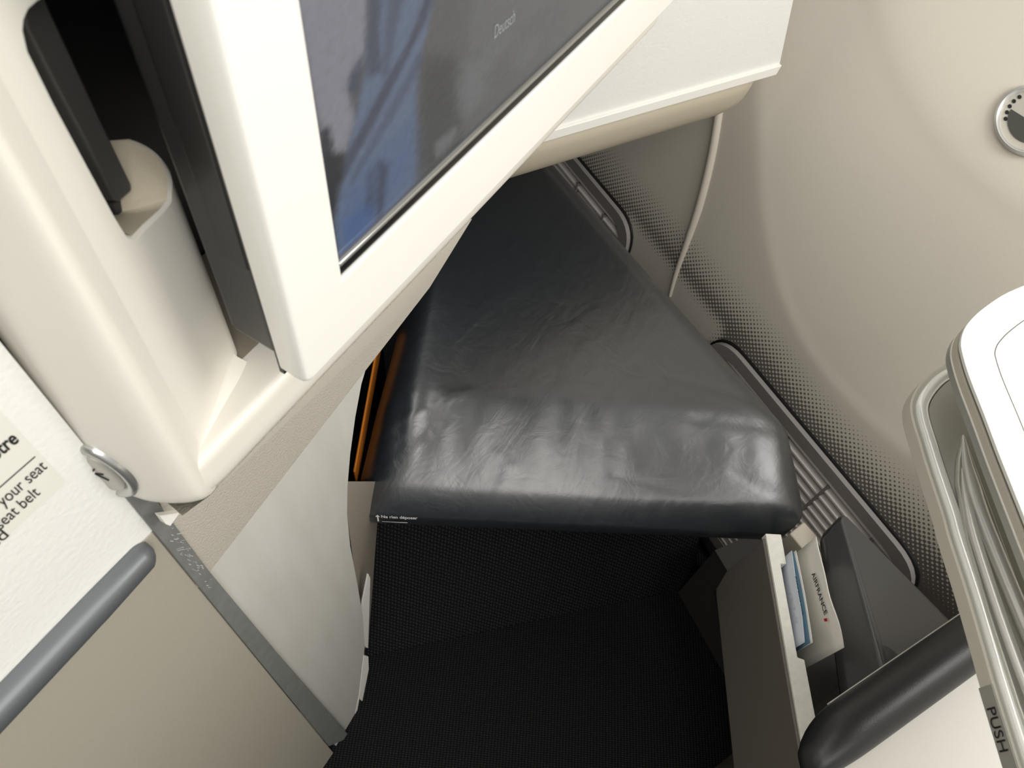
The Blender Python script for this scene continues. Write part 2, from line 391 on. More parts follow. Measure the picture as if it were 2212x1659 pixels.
# ------------------------------------------------------------------ air return grilles
def grille(name, label, a0, a1, group):
    root = thing(name, label, 'air vent', wpt((a0+a1)/2, .03), group)
    z0, z1 = .045, .352
    def W(a, z, o): return wpt(a, z, o)
    # rounded frame in (a,z)
    outer = round_poly([(a0, z0), (a1, z0), (a1, z1), (a0, z1)], .055, 9)
    inner = round_poly([(a0+.022, z0+.02), (a1-.022, z0+.02), (a1-.022, z1-.017), (a0+.022, z1-.017)], .04, 9)
    n = len(outer); v = []; f = []
    for loop, o in ((outer, 0), (outer, .010), (inner, .0095), (inner, .0)):
        v += [W(p[0], p[1], o) for p in loop]
    for s in range(3):
        for i in range(n): j = (i+1) % n; f.append([s*n+i, s*n+j, (s+1)*n+j, (s+1)*n+i])
    mk('frame', v, f, GRILLE, root, ang=40)
    gasket = round_poly([(a0-.0025, z0-.0025), (a1+.0025, z0-.0025), (a1+.0025, z1+.0035), (a0-.0025, z1+.0035)], .057, 9)
    v = [W(p[0], p[1], -.001) for p in gasket]+[W(p[0], p[1], .003) for p in gasket]+[W(p[0], p[1], .003) for p in outer]; f = []
    for s in range(2):
        for i in range(n): j = (i+1) % n; f.append([s*n+i, s*n+j, (s+1)*n+j, (s+1)*n+i])
    mk('gasket', v, f, BLACK, root)
    v, f = [], []
    zz = z0+.026
    while zz < z1-.018:
        inset = .022
        for (pz) in (zz,):
            d = min(pz-z0, z1-pz)-.02
            ins = .024 + (max(0, .03-d)**2)*14
            ab = [a0+ins+(a1-a0-2*ins)*k/10 for k in range(11)]
            b0 = len(v)
            for a in ab: v += [W(a, pz+.0036, .0008), W(a, pz+.0004, .0085), W(a, pz-.0026, .0085), W(a, pz-.0008, .0008)]
            for k in range(10):
                for q in range(4): f.append([b0+4*k+q, b0+4*k+(q+1) % 4, b0+4*k+4+(q+1) % 4, b0+4*k+4+q])
            f += [[b0, b0+1, b0+2, b0+3], [b0+40, b0+41, b0+42, b0+43]]
        zz += .0145
    mk('slats', v, f, SLAT, root, ang=25)
    back = round_poly([(a0+.01, z0+.01), (a1-.01, z0+.01), (a1-.01, z1-.01), (a0+.01, z1-.01)], .04, 9)
    mk('backing', [W(p[0], p[1], .0006) for p in back], [list(range(len(back)))], BLACK, root)
    a = a0+.075
    while a < a1-.05:
        v = []; f = []
        zr = list(np.linspace(z0+.018, z1-.026, 12))
        for z in zr: v += [W(a-.002, z, .0015), W(a-.002, z, .0095), W(a+.002, z, .0095), W(a+.002, z, .0015)]
        for k in range(11):
            for q in range(4): f.append([4*k+q, 4*k+(q+1) % 4, 4*k+4+(q+1) % 4, 4*k+4+q])
        mk('cross_rib', v, f, GRILLE, root); a += .082
    adopt(root)
aN = onwall((1992, 1240))@AX; aF = onwall((1556, 742))@AX
grille('air_grille', 'dark grey slatted floor-level vent grille right of the black cushion', aN-.012, aF+.012, None)
aN2 = onwall((1364, 520))@AX
grille('air_grille', 'dark vent grille behind the cushion under the white shell panel', aN2-.006, aN2+.44, None)

# ------------------------------------------------------------------ footrest cushion
ot = thing('footrest', 'black leather footrest cushion in the middle, printed line on its front edge', 'footrest', (.45, .12, .0))
fl = pZ((781, 1116), .40); fr = pZ((1738, 1158), .40); r2 = pZ((1716, 930), .445); r3 = pZ((1450, 620), .455)
far_r = pZ((1215, 345), .46); l2 = pZ((772, 1040), .43); l3 = pZ((873, 640), .45)
rd = (far_r-r3)/np.linalg.norm(far_r-r3); fr4 = far_r+rd*.12
ld = (l3-l2)/np.linalg.norm(l3-l2); l4 = l3+ld*.36
base = [p[:2] for p in (l2, fl, fr, r2, r3, fr4, l4)]
out2 = round_poly(base, [.012, .022, .040, .03, .01, .03, .03], 8)
# resample outline evenly
def resample(poly, n):
    P = np.array(poly+[poly[0]]); s = np.r_[0, np.cumsum(np.linalg.norm(np.diff(P, axis=0), axis=1))]
    return [np.array([np.interp(t, s, P[:, k]) for k in range(P.shape[1])]) for t in np.linspace(0, s[-1], n, endpoint=False)]
out2 = resample(out2, 300); n = len(out2); cen = np.mean(out2, axis=0)
fmid = (fl[:2]+fr[:2])/2; fdir = (fr[:2]-fl[:2])/np.linalg.norm(fr[:2]-fl[:2]); fn = np.array([fdir[1], -fdir[0]])  # outwards of front
if fn@(cen-fmid) > 0: fn = -fn
nor = []
for i in range(n):
    t = out2[(i+2) % n]-out2[i-2]; nn = np.array([t[1], -t[0]]); nn /= np.linalg.norm(nn)
    if nn@(out2[i]-cen) < 0: nn = -nn
    nor.append(nn)
def rnd(p):   # amount of extra roll near the front edge
    return 0
O2 = np.array(out2); NR = np.array(nor)
def seg_dist(P, a, b):
    ab = b-a; t = np.clip(((P-a)@ab)/(ab@ab), 0, 1); return np.linalg.norm(P-(a+t[:, None]*ab), axis=1)
def top_z(P):
    """domed top: tight roll at the sides, a long soft roll at the front"""
    dfr = seg_dist(P, fl[:2], fr[:2])
    dsd = np.min([seg_dist(P, np.array(base[i]), np.array(base[(i+1) % 7])) for i in (0, 2, 3, 4, 5, 6)], axis=0)
    zf = 1-.70*np.clip(1-dfr/.118, 0, 1)**1.35-.30*np.clip(1-dfr/.026, 0, 1)**2.4; zs2 = 1-np.clip(1-dsd/.055, 0, 1)**2.6
    z = .402+.076*np.minimum(1, zf*(.30+.70*zs2)/(1))
    # leather folds: short pulls from the front seam, long soft ones on the right and left
    u_ = (P-fmid)@fdir; q = dfr
    w_ = .0022*np.exp(-((q-.085)/.035)**2)*(np.sin(u_*150+np.sin(u_*31)*2)+.6*np.sin(u_*83+2+q*60))
    w_ *= .35+.65*np.clip((.10-u_)/.25, 0, 1)
    z += w_*.5
    for (x0, y0), (x1, y1), am, wd2 in FOLDS:
        z += .55*am*np.exp(-(seg_dist(P, np.array([x0, y0]), np.array([x1, y1]))/wd2)**2)
    return z
def zf_(p): return tuple(pZ(p, .475)[:2])
FOLDS = [(zf_(a), zf_(b), am, wd2) for a, b, am, wd2 in [
    ((805, 920), (1010, 850), .0022, .006), ((800, 975), (960, 900), -.0015, .006), ((1440, 815), (1640, 870), -.0014, .005),
    ((1500, 905), (1700, 925), -.0018, .005), ((1540, 860), (1690, 905), .0012, .006), ((1600, 1000), (1725, 1050), -.0014, .005),
    ((1080, 960), (1105, 985), .0016, .004), ((1105, 985), (1075, 1060), .0020, .004), ((1330, 1000), (1500, 1035), -.0010, .003), ((960, 1080), (880, 1120), -.0015, .004)]]
v, f = [], []
wall = [(.369, .018), (.372, .009), (.377, .003), (.384, .0006), (.395, .0003)]
for z, ins in wall:
    for i in range(n): v.append((*(O2[i]-NR[i]*ins), z))
ss = list(np.linspace(0, 1, 70)[:-1]**1.35)
for s_ in ss:
    P = O2+(cen-O2)*s_; Z_ = top_z(P)
    for i in range(n): v.append((P[i][0], P[i][1], max(.3985, Z_[i])))
NL = len(wall)+len(ss)
for s_ in range(NL-1):
    for i in range(n): j = (i+1) % n; f.append([s_*n+i, s_*n+j, (s_+1)*n+j, (s_+1)*n+i])
c0 = len(v); v.append((cen[0], cen[1], float(top_z(np.array([cen]))[0])))
for i in range(n): f.append([(NL-1)*n+i, (NL-1)*n+(i+1) % n, c0])
f.append(list(range(n)))
mk('cushion', v, f, LEATHER, ot, ang=85)
# board under the cushion and its carrier
inn = [p-nr*.03 for p, nr in zip(out2, nor)]
slab('seat_board', [(p[0], p[1], .35) for p in inn[::4]], (0, 0, .0205), BLACK, ot)
pm = (fl+fr)/2; bc = pm[:2]-fn*.30
slab('support', [(*(bc+fdir*s*.07-fn*t), 0.27) for s, t in ((-1, 0), (1, 0), (1, .1), (-1, .1))], (0, 0, .08), BLACK, ot)
# side welt at the left end of the front
welt = [out2[i] for i in range(n)]
pe = pZ((801, 1050), .445); pe2 = pZ((795, 1100), .415)
# printed instruction on the lower front edge
o_ = pP((824, 1117.5), (*(fl[:2]+fn*.0012), 0), (*fn, 0)); e_ = pP((902, 1121), (*(fl[:2]+fn*.0012), 0), (*fn, 0))
wd = np.linalg.norm(e_-o_)
text('printed_text', 'Ne rien déposer', o_, [*fdir, 0], (0, 0, 1), wd, .0075, INKW, ot, bold=True, thick=.0006)
o2 = o_-np.array([*fdir, 0])*.006
def fr_pt(s, z): return np.array([*(o_[:2]+fdir*s+fn*.0006), z])
zb = o_[2]
mk('arrow_mark', [fr_pt(-.0047, zb-.010), fr_pt(-.0031, zb-.010), fr_pt(-.0031, zb+.002), fr_pt(-.0012, zb+.002), fr_pt(-.0039, zb+.008), fr_pt(-.0066, zb+.002), fr_pt(-.0047, zb+.002)], [list(range(7))], INKW, ot)
mk('lower_print_line', [fr_pt(.0, zb-.0105), fr_pt(.028, zb-.0115), fr_pt(.028, zb-.0098), fr_pt(.0, zb-.0096)], [[0, 1, 2, 3]], INKW, ot)
adopt(ot)
# orange strap hanging beside the cushion
oa = pZ((767, 1045), .40); ob = pZ((813, 790), .40)
od = (ob-oa)/np.linalg.norm(ob-oa); on_ = np.array([od[1], -od[0], 0])
tag(slab('orange_pouch', [oa, oa+on_*.0028, ob+od*.05+on_*.0028, ob+od*.05], (0, 0, .03), ORANGE, bevel=.002), 'orange fabric pouch edge showing left of the black cushion', 'pouch')

# ------------------------------------------------------------------ cabinet with the placard (left)
YC = .200
cb = thing('storage_cabinet', 'white and warm grey cabinet at lower left with seat belt placard', 'cabinet', (-.1, .25, 0))
xr = .0462
box('upper_panel', -.5, xr, YC, YC+.04, .808, 1.30, WHITETEX, cb)
box('lower_door', -.5, xr, YC, YC+.04, .0, .8075, TAN, cb, bevel=.0015)
# handle rail: rounded bar along the joint
hz = .803
hp = []
for x in list(np.linspace(-.5, .034, 20))+[.0365, .0385, .0400]:
    t = max(0, (x-.030)/.0108); s = math.sqrt(max(.01, 1-t*t)) if t > 0 else 1
    hp.append([(x, YC-.010*s*c1-.0005, hz+.0088*s*s1) for c1, s1 in [(0, 1), (.45, .98), (.8, .8), (1, .45), (1, 0), (1, -.5), (.8, -.85), (.4, -1), (0, -1), (-.2, 0)]])
sweep('handle', hp, None, STEELDK, cb, ang=60)
slab('edge_trim', [pY(p, YC-.0015) for p in [(240, 1036), (262, 1062), (486, 1336), (712, 1612), (757, 1592), (600, 1411), (450, 1231), (372, 1126), (300, 1030)]], (0, .004, 0), TRIMGREY, cb, bevel=.0006)
sv_, sf_ = [], []
rs_ = random.Random(8)
for k in range(46):
    px = rs_.triangular(352, 470, 385); t_ = (px-352)/118
    py = 1140+t_*150+rs_.uniform(-26, 10)
    a_ = rs_.uniform(-.5, .6); L_s = rs_.uniform(4, 20) if k < 12 else rs_.uniform(2, 6); w_s = rs_.uniform(.5, 1.5)
    dx_, dy_ = math.cos(a_)*L_s, math.sin(a_)*L_s
    b_ = len(sv_)
    sv_ += [pY(q, YC-.00165) for q in ((px, py), (px+dx_, py+dy_), (px+dx_-dy_/L_s*w_s, py+dy_+dx_/L_s*w_s), (px-dy_/L_s*w_s, py+w_s))]
    sf_.append([b_, b_+1, b_+2, b_+3])
mk('scratches', sv_, sf_, mat('scratch_white', (.6, .6, .58), .5), cb)
box('trim_shadow_gap', xr, .0468, YC+.004, YC+.02, .055, .90, BLACK, cb)
pl = slab('placard', round_poly([(-.2, YC-.0004, .886), (.0325, YC-.0004, .886), (.0325, YC-.0004, .955), (-.2, YC-.0004, .955)], .003, 4), (0, .0003, 0), mat('placard_film', (.78, .77, .70), .4), cb)
XD = (1, 0, 0); ZU = (0, 0, 1)
def ptext(s, pe, ps, h, bold=False):
    e = pY(pe, YC-.0006); s0 = pY(ps, YC-.0006)
    w_ = np.linalg.norm(e-s0); return text('placard_text', s, (e[0], YC-.0006, e[2]), XD, ZU, w_, h, INK, pl, bold=bold, right=True)
ptext('otre', (42, 952), (-10, 997), .0075, True)
ptext('your seat', (103, 1010), (2, 1090), .0072)
ptext('seat belt', (88, 1066), (-2, 1140), .0072)
ptext('ed', (20, 1157), (-14, 1185), .0072)
la, lb = pY((76, 986), YC-.0006), pY((0, 1050), YC-.0006)
mk('placard_rule', [(-.2, YC-.0007, la[2]-.0003), (la[0], YC-.0007, la[2]-.0003), (la[0], YC-.0007, la[2]+.0003), (-.2, YC-.0007, la[2]+.0003)], [[0, 1, 2, 3]], INK, pl)
adopt(cb)

# ------------------------------------------------------------------ screen surround: post, recess, rail
su = thing('screen_surround', 'cream moulded surround left of and below the screen, dark slot in it', 'panel', (.09, .19, .835))
RY, RX = .174, .0695
ZB = .835; ZT = 1.50; ZI = .868
# post: outline seen from above, then lowered with a rounded foot
sec0 = [(RX, RY-.0010), (.0640, .1715), (.0585, .1755), (.0535, .1825), (.0495, .190), (.0468, .1995), (.0455, .212), (.060, .222), (.0875, .222), (.084, .183)]
def post_sec(z):
    k = 0
    if z < ZB+.018: k = 1-math.sqrt(max(0, 1-((ZB+.018-z)/.018)**2))
    lean = .05*max(0, z-.90)
    out = []
    for i, (x, y) in enumerate(sec0):
        if i in (1, 2, 3, 4, 5, 6): out.append((x+k*.010+lean*(0 if i == 0 else min(1, i/4)), y+k*.007, z))
        elif i == 0: out.append((x+k*.005, y+k*.004, z+.0))
        else: out.append((x, y, z))
    return out
zs = [ZB+.0005, ZB+.0015, ZB+.003, ZB+.006, ZB+.010, ZB+.014, ZB+.018, ZI-.004, ZI+.0005, .90, .95, 1.0, 1.1, 1.25, ZT]
def loopsub(l): return resample(round_poly(l, [.0014]+[.006]*9, 5), 120)
sweep('post', [loopsub(post_sec(z)) for z in zs], None, CREAM, su, ang=60)
# rail: front face, inner ridge, underside
railp = [(RY-.0002, ZI-.0012), (RY-.0008, ZI-.004), (RY-.0010, ZB+.012), (RY+.0002, ZB+.004), (RY+.004, ZB), (RY+.06, ZB), (RY+.06, ZI-.004), (RY+.0015, ZI)]
xs = [.0690, .072, .077, .084, .3, .572]
rs = []
for x in xs:
    t = max(0, (.084-x)/.0155); k = .22*(1-math.sqrt(max(0, 1-t*t)))
    rs.append([(x, y, z+(k*.016 if z < ZB+.014 else 0)) for i, (y, z) in enumerate(railp)])
sweep('rail', [resample(r, 60) for r in [round_poly(r, .002, 3) for r in rs]], None, CREAM, su, ang=60)
# floor of the recess behind the rail
slab('recess_floor', [(RX+.003, RY+.001, ZI-.0015), (.56, RY+.001, ZI-.0015), (.56, .26, ZI-.0015), (RX+.02, .26, ZI-.0015)], (0, 0, -.012), TANSMOOTH, su)
# recess side wall with the slot cut in it
S0 = np.array([RX-.001, RY+.0005]); S1 = np.array([.1250, .2005]); sd = (S1-S0)/np.linalg.norm(S1-S0); sn = np.array([-sd[1], sd[0]]); Ls = np.linalg.norm(S1-S0)
def sw(p):  # pixel -> (s,z) on the side wall plane
    P = pP(p, (*S0, 0), (*sn, 0)); return (float((P[:2]-S0)@sd), float(P[2]))
slotL = [sw(p) for p in [(48, 60), (58, 110), (110, 215), (180, 345), (245, 465), (272, 508)]]
slotR = [sw(p) for p in [(290, 514), (312, 490), (352, 452), (368, 430), (373, 400)]]
slotT = slotR[-1][1]
tip = slotR[0]
stn = [(S0, ZT, 0), (S0+sd*(slotL[1][0]-.0004), ZT, 0)]
for s_, z_ in slotL[1:]: stn.append((S0+sd*s_, z_, 0))
sr = slotR
for s_, z_ in sr[:-2]: stn.append((S0+sd*s_, z_, 1))
for t in np.linspace(0, 1, 6): stn.append((S0+sd*(sr[-2][0]+(Ls-.003-sr[-2][0])*t), sr[-2][1]+(slotT-sr[-2][1])*t, 1))
for q in np.linspace(.15, math.pi*.62, 12): stn.append((S1-sd*.003+sd*.011*math.sin(q)+sn*(.011-.011*math.cos(q)), slotT+.006*q, 1))
last = stn[-1][0]
stn.append((last-sd*.010+sn*.018, slotT+.014, 1))
inner_c = S0+sd*(tip[0]+.006)+sn*.022
v, f = [], []
for P, z, k in stn:
    Q = P*.95+inner_c*.05 if k else P+sn*.0016
    v += [(*P, ZI-.001), (*P, z-.0016), (*P, z-.0016), (*(P+sn*.0005), z-.0004), (*Q, z+.0004), (*((P+sn*.012) if not k else Q), z+.0004-(0 if not k else .012))]
for i in range(len(stn)-1):
    for q in (0, 2, 3, 4): f.append([6*i+q, 6*i+q+1, 6*i+7+q, 6*i+6+q])
mk('recess_side', v, f, CREAM, su, ang=30)
hd = [sw(p) for p in [(52, 66), (54, 44), (64, 22), (84, 4), (112, -12), (170, -40)]]
slab('slot_head', [(*(S0+sd*a), z) for a, z in [(slotL[1][0]-.0006, 1.048)]+hd+[(hd[-1][0], ZT), (slotL[1][0]-.0006, ZT)]], (sn[0]*.012, sn[1]*.012, 0), CREAM, su, bevel=.0008)
v, f = [], []
stk = [x for x in stn if x[2]]
for P, z, k in stk:
    for t in (.04, .35, .7, 1.0):
        v.append((*(P*(1-t)+inner_c*t), z+.0004-.001*t+.008*t*t))
for i in range(len(stk)-1):
    for q in range(3): f.append([4*i+q, 4*i+q+1, 4*i+5+q, 4*i+4+q])
mk('slot_lining', v, f, TANSOFT, su, ang=80)
# foot fillet of the side wall
fil = []
for s in np.linspace(.004, Ls-.003, 14):
    b = S0+sd*s; h = .012*min(1, s/.05)
    fil.append([(*(b-sn*(0)), ZI-.001+h), (*(b-sn*(-.0005)), ZI-.001+h*.5), (*(b-sn*h*.10), ZI-.001+h*.25), (*(b-sn*h*.45), ZI-.0013), (*(b+sn*.002), ZI-.0013)])
sweep('recess_fillet', fil, None, CREAM, su, ang=80)
# dark inside of the recess
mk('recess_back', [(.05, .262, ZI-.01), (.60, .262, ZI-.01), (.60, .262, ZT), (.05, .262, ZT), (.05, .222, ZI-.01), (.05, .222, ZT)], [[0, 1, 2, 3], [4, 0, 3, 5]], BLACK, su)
# round button on the post's outer side
def psx(p): return pX(p, .0462)
b0, b1 = psx((150, 962)), psx((288, 1056)); bc3 = (b0+b1)/2
bn = np.array([-.95, -.31, 0]); bn /= np.linalg.norm(bn); bt_ = np.array([-bn[1], bn[0], 0])
bc3 = pP((219, 1011), (.0500, .1905, 0), bn); rr = .0150
def bpt(r, q, h): return bc3+bn*(h+.0006)+bt_*r*math.cos(q)+np.array([0, 0, 1.55])*r*math.sin(q)
def brings(prof, name, m, par):
    n_ = 40; v = [bpt(r, q, h) for r, h in prof for q in np.linspace(0, 2*math.pi, n_, endpoint=False)]
    f = [[s*n_+i, s*n_+(i+1) % n_, (s+1)*n_+(i+1) % n_, (s+1)*n_+i] for s in range(len(prof)-1) for i in range(n_)]
    f.append([len(v)-n_+i for i in range(n_)])
    return mk(name, v, f, m, par, ang=50)
adopt(su)
bt = thing('push_button', 'round silver button on the outer side of the cream post', 'button', bc3)
brings([(rr, -.006), (rr, .0012), (rr*.93, .0024), (rr*.82, .0026), (rr*.72, .0012), (rr*.70, .0006)], 'ring', mat('button_metal', (.55, .55, .53), .25, metal=.8), bt)
brings([(rr*.70, .0), (rr*.68, .0022), (rr*.55, .0030), (.0002, .0032)], 'cap', mat('button_cap', (.50, .48, .43), .3, metal=.4), bt)
for k in range(3):
    c0q = (k-1)*.34
    tube('engraved_mark', [bpt(rr*.30, 2.6+c0q*2, .0033), bpt(rr*.12, 1.5+c0q*2, .0034), bpt(rr*.34, .5+c0q*2, .0033)], .0004, INK, bt, n=6)
adopt(bt)
# charcoal panel stowed in the slot
sb = thing('stowed_panel', 'charcoal panel edge standing inside the dark slot, top left', 'panel', (.09, .2, ZI))
def swo(p, off):
    q = np.array([*(S0+sn*off), 0]); return pP(p, q, (*sn, 0))
barp = [swo(p, .008) for p in [(40, -60), (58, 60), (112, 168), (180, 296), (248, 432), (262, 438), (288, 414), (286, 396), (215, 248), (108, 16), (80, -60)]]
slab('panel_edge', barp, (sn[0]*.028, sn[1]*.028, 0), GREYDK, sb, bevel=.0015)
latch = [swo(p, .012) for p in [(238, 440), (282, 420), (292, 470), (286, 500), (274, 505)]]
slab('latch', latch, (sn[0]*.02, sn[1]*.02, 0), BLACKGREY, sb, bevel=.001)
adopt(sb)

# ------------------------------------------------------------------ monitor
YM = .142
mo = thing('video_monitor', 'white framed seat screen across the top left', 'screen', (.3, .15, .90))
XL, XR, Z0, ZTm = .1136, .560, .9035, 1.19
sx0, sz0, sx1 = .1435, .9445, .530
def ring4(x0, x1, z0, z1, y): return [(x0, y, z0), (x1, y, z0), (x1, y, z1), (x0, y, z1)]
o4 = round_poly(ring4(XL, XR, Z0, ZTm, YM), .0045, 6); i4 = round_poly(ring4(sx0, sx1, sz0, ZTm-.03, YM), .0006, 6)
# three nested loops: back edge, rounded front, opening
v, f = [], []; n = len(o4)
c_ = np.array([(XL+XR)/2, YM, (Z0+ZTm)/2])
def grow(L, d, y): return [(p[0]+(d if p[0] > c_[0] else -d), y, p[2]+(d if p[2] > c_[2] else -d)) for p in L]
loops = [grow(o4, 0, YM+.0135), grow(o4, .0003, YM+.006), grow(o4, .0, YM+.0022), grow(o4, -.0008, YM+.0006), grow(o4, -.0016, YM), grow(o4, -.0028, YM), grow(i4, .0028, YM), grow(i4, .0012, YM), grow(i4, 0, YM+.0005), grow(i4, 0, YM+.004)]
for L in loops: v += L
for s in range(len(loops)-1):
    for i in range(n): j = (i+1) % n; f.append([s*n+i, s*n+j, (s+1)*n+j, (s+1)*n+i])
mk('frame', v, f, WHITE, mo, ang=50)
box('rear_rim', XL+.0010, XR-.001, YM+.0135, YM+.016, Z0-.003, ZTm, BLACK, mo)
rsh = box('rear_shell', XL+.003, XR-.01, YM+.016, .186, Z0+.004, ZTm-.01, BLACKGREY, mo, bevel=.004)
box('shell_cover', XL+.0022, XR-.02, YM+.017, .176, Z0+.055, ZTm-.02, mat('shell_cover_black', (.012, .012, .013), .4), mo, bevel=.003)
box('monitor_mount', .20, .50, .18, .262, Z0+.03, ZTm-.05, BLACK, mo)
box('screen_bezel', sx0-.001, sx1+.001, YM+.003, YM+.006, sz0-.001, ZTm-.029, BLACK, mo)
# dim glowing screen image, reflections painted into its colours, on a fine grid
def inside(P, poly):
    x, y = P[:, 0], P[:, 1]; r = np.zeros(len(P), bool); j = len(poly)-1
    for i in range(len(poly)):
        xi, yi = poly[i]; xj, yj = poly[j]
        c = ((yi > y) != (yj > y)) & (x < (xj-xi)*(y-yi)/(yj-yi+1e-9)+xi)
        r ^= c; j = i
    return r
gx, gz = 200, 150
GX, GZ = np.meshgrid(np.linspace(sx0, sx1, gx), np.linspace(sz0, ZTm-.03, gz), indexing='ij')
W3 = np.stack([GX.ravel(), np.full(GX.size, YM+.0029), GZ.ravel()], 1)
rel = (W3-CAM)@M3     # rows -> camera coordinates
dep = np.maximum(-rel[:, 2], .02)
PX = np.stack([CX+F*rel[:, 0]/dep, CY-F*rel[:, 1]/dep], 1)
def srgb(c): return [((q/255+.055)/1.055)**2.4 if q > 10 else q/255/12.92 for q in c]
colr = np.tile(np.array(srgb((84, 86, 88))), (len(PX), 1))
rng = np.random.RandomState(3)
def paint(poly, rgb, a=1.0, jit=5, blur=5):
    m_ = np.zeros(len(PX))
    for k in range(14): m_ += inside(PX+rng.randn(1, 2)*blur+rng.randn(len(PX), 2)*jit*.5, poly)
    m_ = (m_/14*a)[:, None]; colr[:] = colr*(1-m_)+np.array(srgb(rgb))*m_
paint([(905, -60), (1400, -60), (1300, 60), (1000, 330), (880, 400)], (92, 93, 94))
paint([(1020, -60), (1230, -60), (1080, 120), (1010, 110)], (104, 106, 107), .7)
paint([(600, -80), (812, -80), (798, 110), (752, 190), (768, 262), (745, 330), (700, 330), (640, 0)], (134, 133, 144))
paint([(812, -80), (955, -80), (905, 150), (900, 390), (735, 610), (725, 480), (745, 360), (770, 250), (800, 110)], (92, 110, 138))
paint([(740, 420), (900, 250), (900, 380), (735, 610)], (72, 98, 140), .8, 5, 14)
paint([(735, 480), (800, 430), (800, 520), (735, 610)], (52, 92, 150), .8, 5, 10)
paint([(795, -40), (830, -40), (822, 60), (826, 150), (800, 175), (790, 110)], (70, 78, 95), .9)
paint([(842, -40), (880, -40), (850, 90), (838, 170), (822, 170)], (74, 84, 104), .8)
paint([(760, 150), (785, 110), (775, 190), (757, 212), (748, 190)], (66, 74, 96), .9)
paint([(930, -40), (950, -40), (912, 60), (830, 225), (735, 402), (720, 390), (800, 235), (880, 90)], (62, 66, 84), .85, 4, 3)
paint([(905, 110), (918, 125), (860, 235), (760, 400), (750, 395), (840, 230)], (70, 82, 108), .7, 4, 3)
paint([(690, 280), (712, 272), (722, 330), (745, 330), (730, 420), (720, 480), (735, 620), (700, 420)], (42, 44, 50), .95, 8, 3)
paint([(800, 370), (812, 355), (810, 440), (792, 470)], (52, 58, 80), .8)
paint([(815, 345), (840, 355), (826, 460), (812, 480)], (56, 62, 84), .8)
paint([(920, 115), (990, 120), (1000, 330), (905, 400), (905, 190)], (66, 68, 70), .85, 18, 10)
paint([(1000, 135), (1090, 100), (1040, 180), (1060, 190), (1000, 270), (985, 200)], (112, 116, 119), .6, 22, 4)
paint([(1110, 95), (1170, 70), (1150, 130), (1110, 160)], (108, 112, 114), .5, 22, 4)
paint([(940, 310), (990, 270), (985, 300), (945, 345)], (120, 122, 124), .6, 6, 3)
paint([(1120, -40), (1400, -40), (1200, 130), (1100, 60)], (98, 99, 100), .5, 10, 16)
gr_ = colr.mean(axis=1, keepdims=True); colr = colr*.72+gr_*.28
colr = colr*.93+.012; colr *= 1+rng.randn(len(PX), 1)*.03  # even haze of reflected light added to the colours, then grain
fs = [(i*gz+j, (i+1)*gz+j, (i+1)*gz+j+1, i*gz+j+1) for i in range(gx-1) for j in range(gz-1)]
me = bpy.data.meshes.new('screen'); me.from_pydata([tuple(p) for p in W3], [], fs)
ca = me.color_attributes.new('picture_with_reflections', 'FLOAT_COLOR', 'POINT')
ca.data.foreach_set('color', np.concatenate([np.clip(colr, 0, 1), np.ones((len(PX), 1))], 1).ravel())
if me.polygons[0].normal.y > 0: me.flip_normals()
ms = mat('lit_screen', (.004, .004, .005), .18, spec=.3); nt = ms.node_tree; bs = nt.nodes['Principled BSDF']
an = nt.nodes.new('ShaderNodeAttribute'); an.attribute_name = 'picture_with_reflections'
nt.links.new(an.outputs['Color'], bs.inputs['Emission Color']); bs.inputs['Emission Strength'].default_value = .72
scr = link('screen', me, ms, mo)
# black edge along the screen bottom; grey metal tube imitates the reflected light streak
box('lower_bezel', sx0, sx1, YM+.0012, YM+.003, sz0+.0003, sz0+.0042, mat('bezel_gloss', (.004, .004, .004), .2), mo)
tube('glass_edge_reflection', [(sx0+.0005, YM+.0022, sz0+.0062), (sx1, YM+.0022, sz0+.0062)], .0019, mat('glass_edge_reflection', (.34, .34, .33), .12, metal=.7), mo, flat=.9)
td, te_ = pY((1068, 84), YM+.0024), pY((1112, 42), YM+.0024)
text('screen_text', 'Deutsch', td, XD, ZU, np.linalg.norm(te_-td), .0062, mat('screen_text_glow', (.1, .1, .1), .5, emis=(.5, .52, .52, .3)), mo, thick=.0)
adopt(mo)

# ------------------------------------------------------------------ band and scuffed sheet under the rail
ub = thing('footwell_side', 'scuffed pale metal sheet under a grained band, left of the footrest', 'panel', (.15, .21, 0))
P0, P1 = np.array([.0575, .2025]), np.array([.30, .2216]); pdv = (P1-P0)/np.linalg.norm(P1-P0); pn = np.array([-pdv[1], pdv[0]])
def on_plate(p, off=0): return pP(p, (*(P0+pn*off), 0), (*pn, 0))
top = [on_plate(p) for p in [(450, 1232), (870, 690)]]
pp = [(340, 1095), (450, 1232), (757, 1592), (768, 1560), (780, 1500), (788, 1440), (792, 1395), (784, 1330), (772, 1260), (757, 1180), (750, 1110), (751, 1050), (758, 980), (770, 900), (784, 830), (800, 780), (830, 700), (868, 640), (900, 560)]
pp[9:] = [(757, 1180), (750, 1110), (751, 1050), (757, 980), (768, 900), (781, 830), (793, 780), (830, 700), (868, 640), (880, 575)]
# the sheet: left edge hidden by the trim, right edge follows the opening
ppx = [(757, 1597), (768, 1560), (778, 1500), (785, 1440), (788, 1395), (784, 1330), (772, 1260), (757, 1180), (750, 1110), (751, 1050), (757, 980), (768, 900), (781, 830), (797, 775), (835, 720), (868, 640), (868, 600)]
slab('scuffed_sheet', [(*(P0-pdv*.003), .84), (*(P0-pdv*.003), .0)]+[on_plate(p) for p in ppx], (pn[0]*.003, pn[1]*.003, 0), PLATE, ub, bevel=.0004)
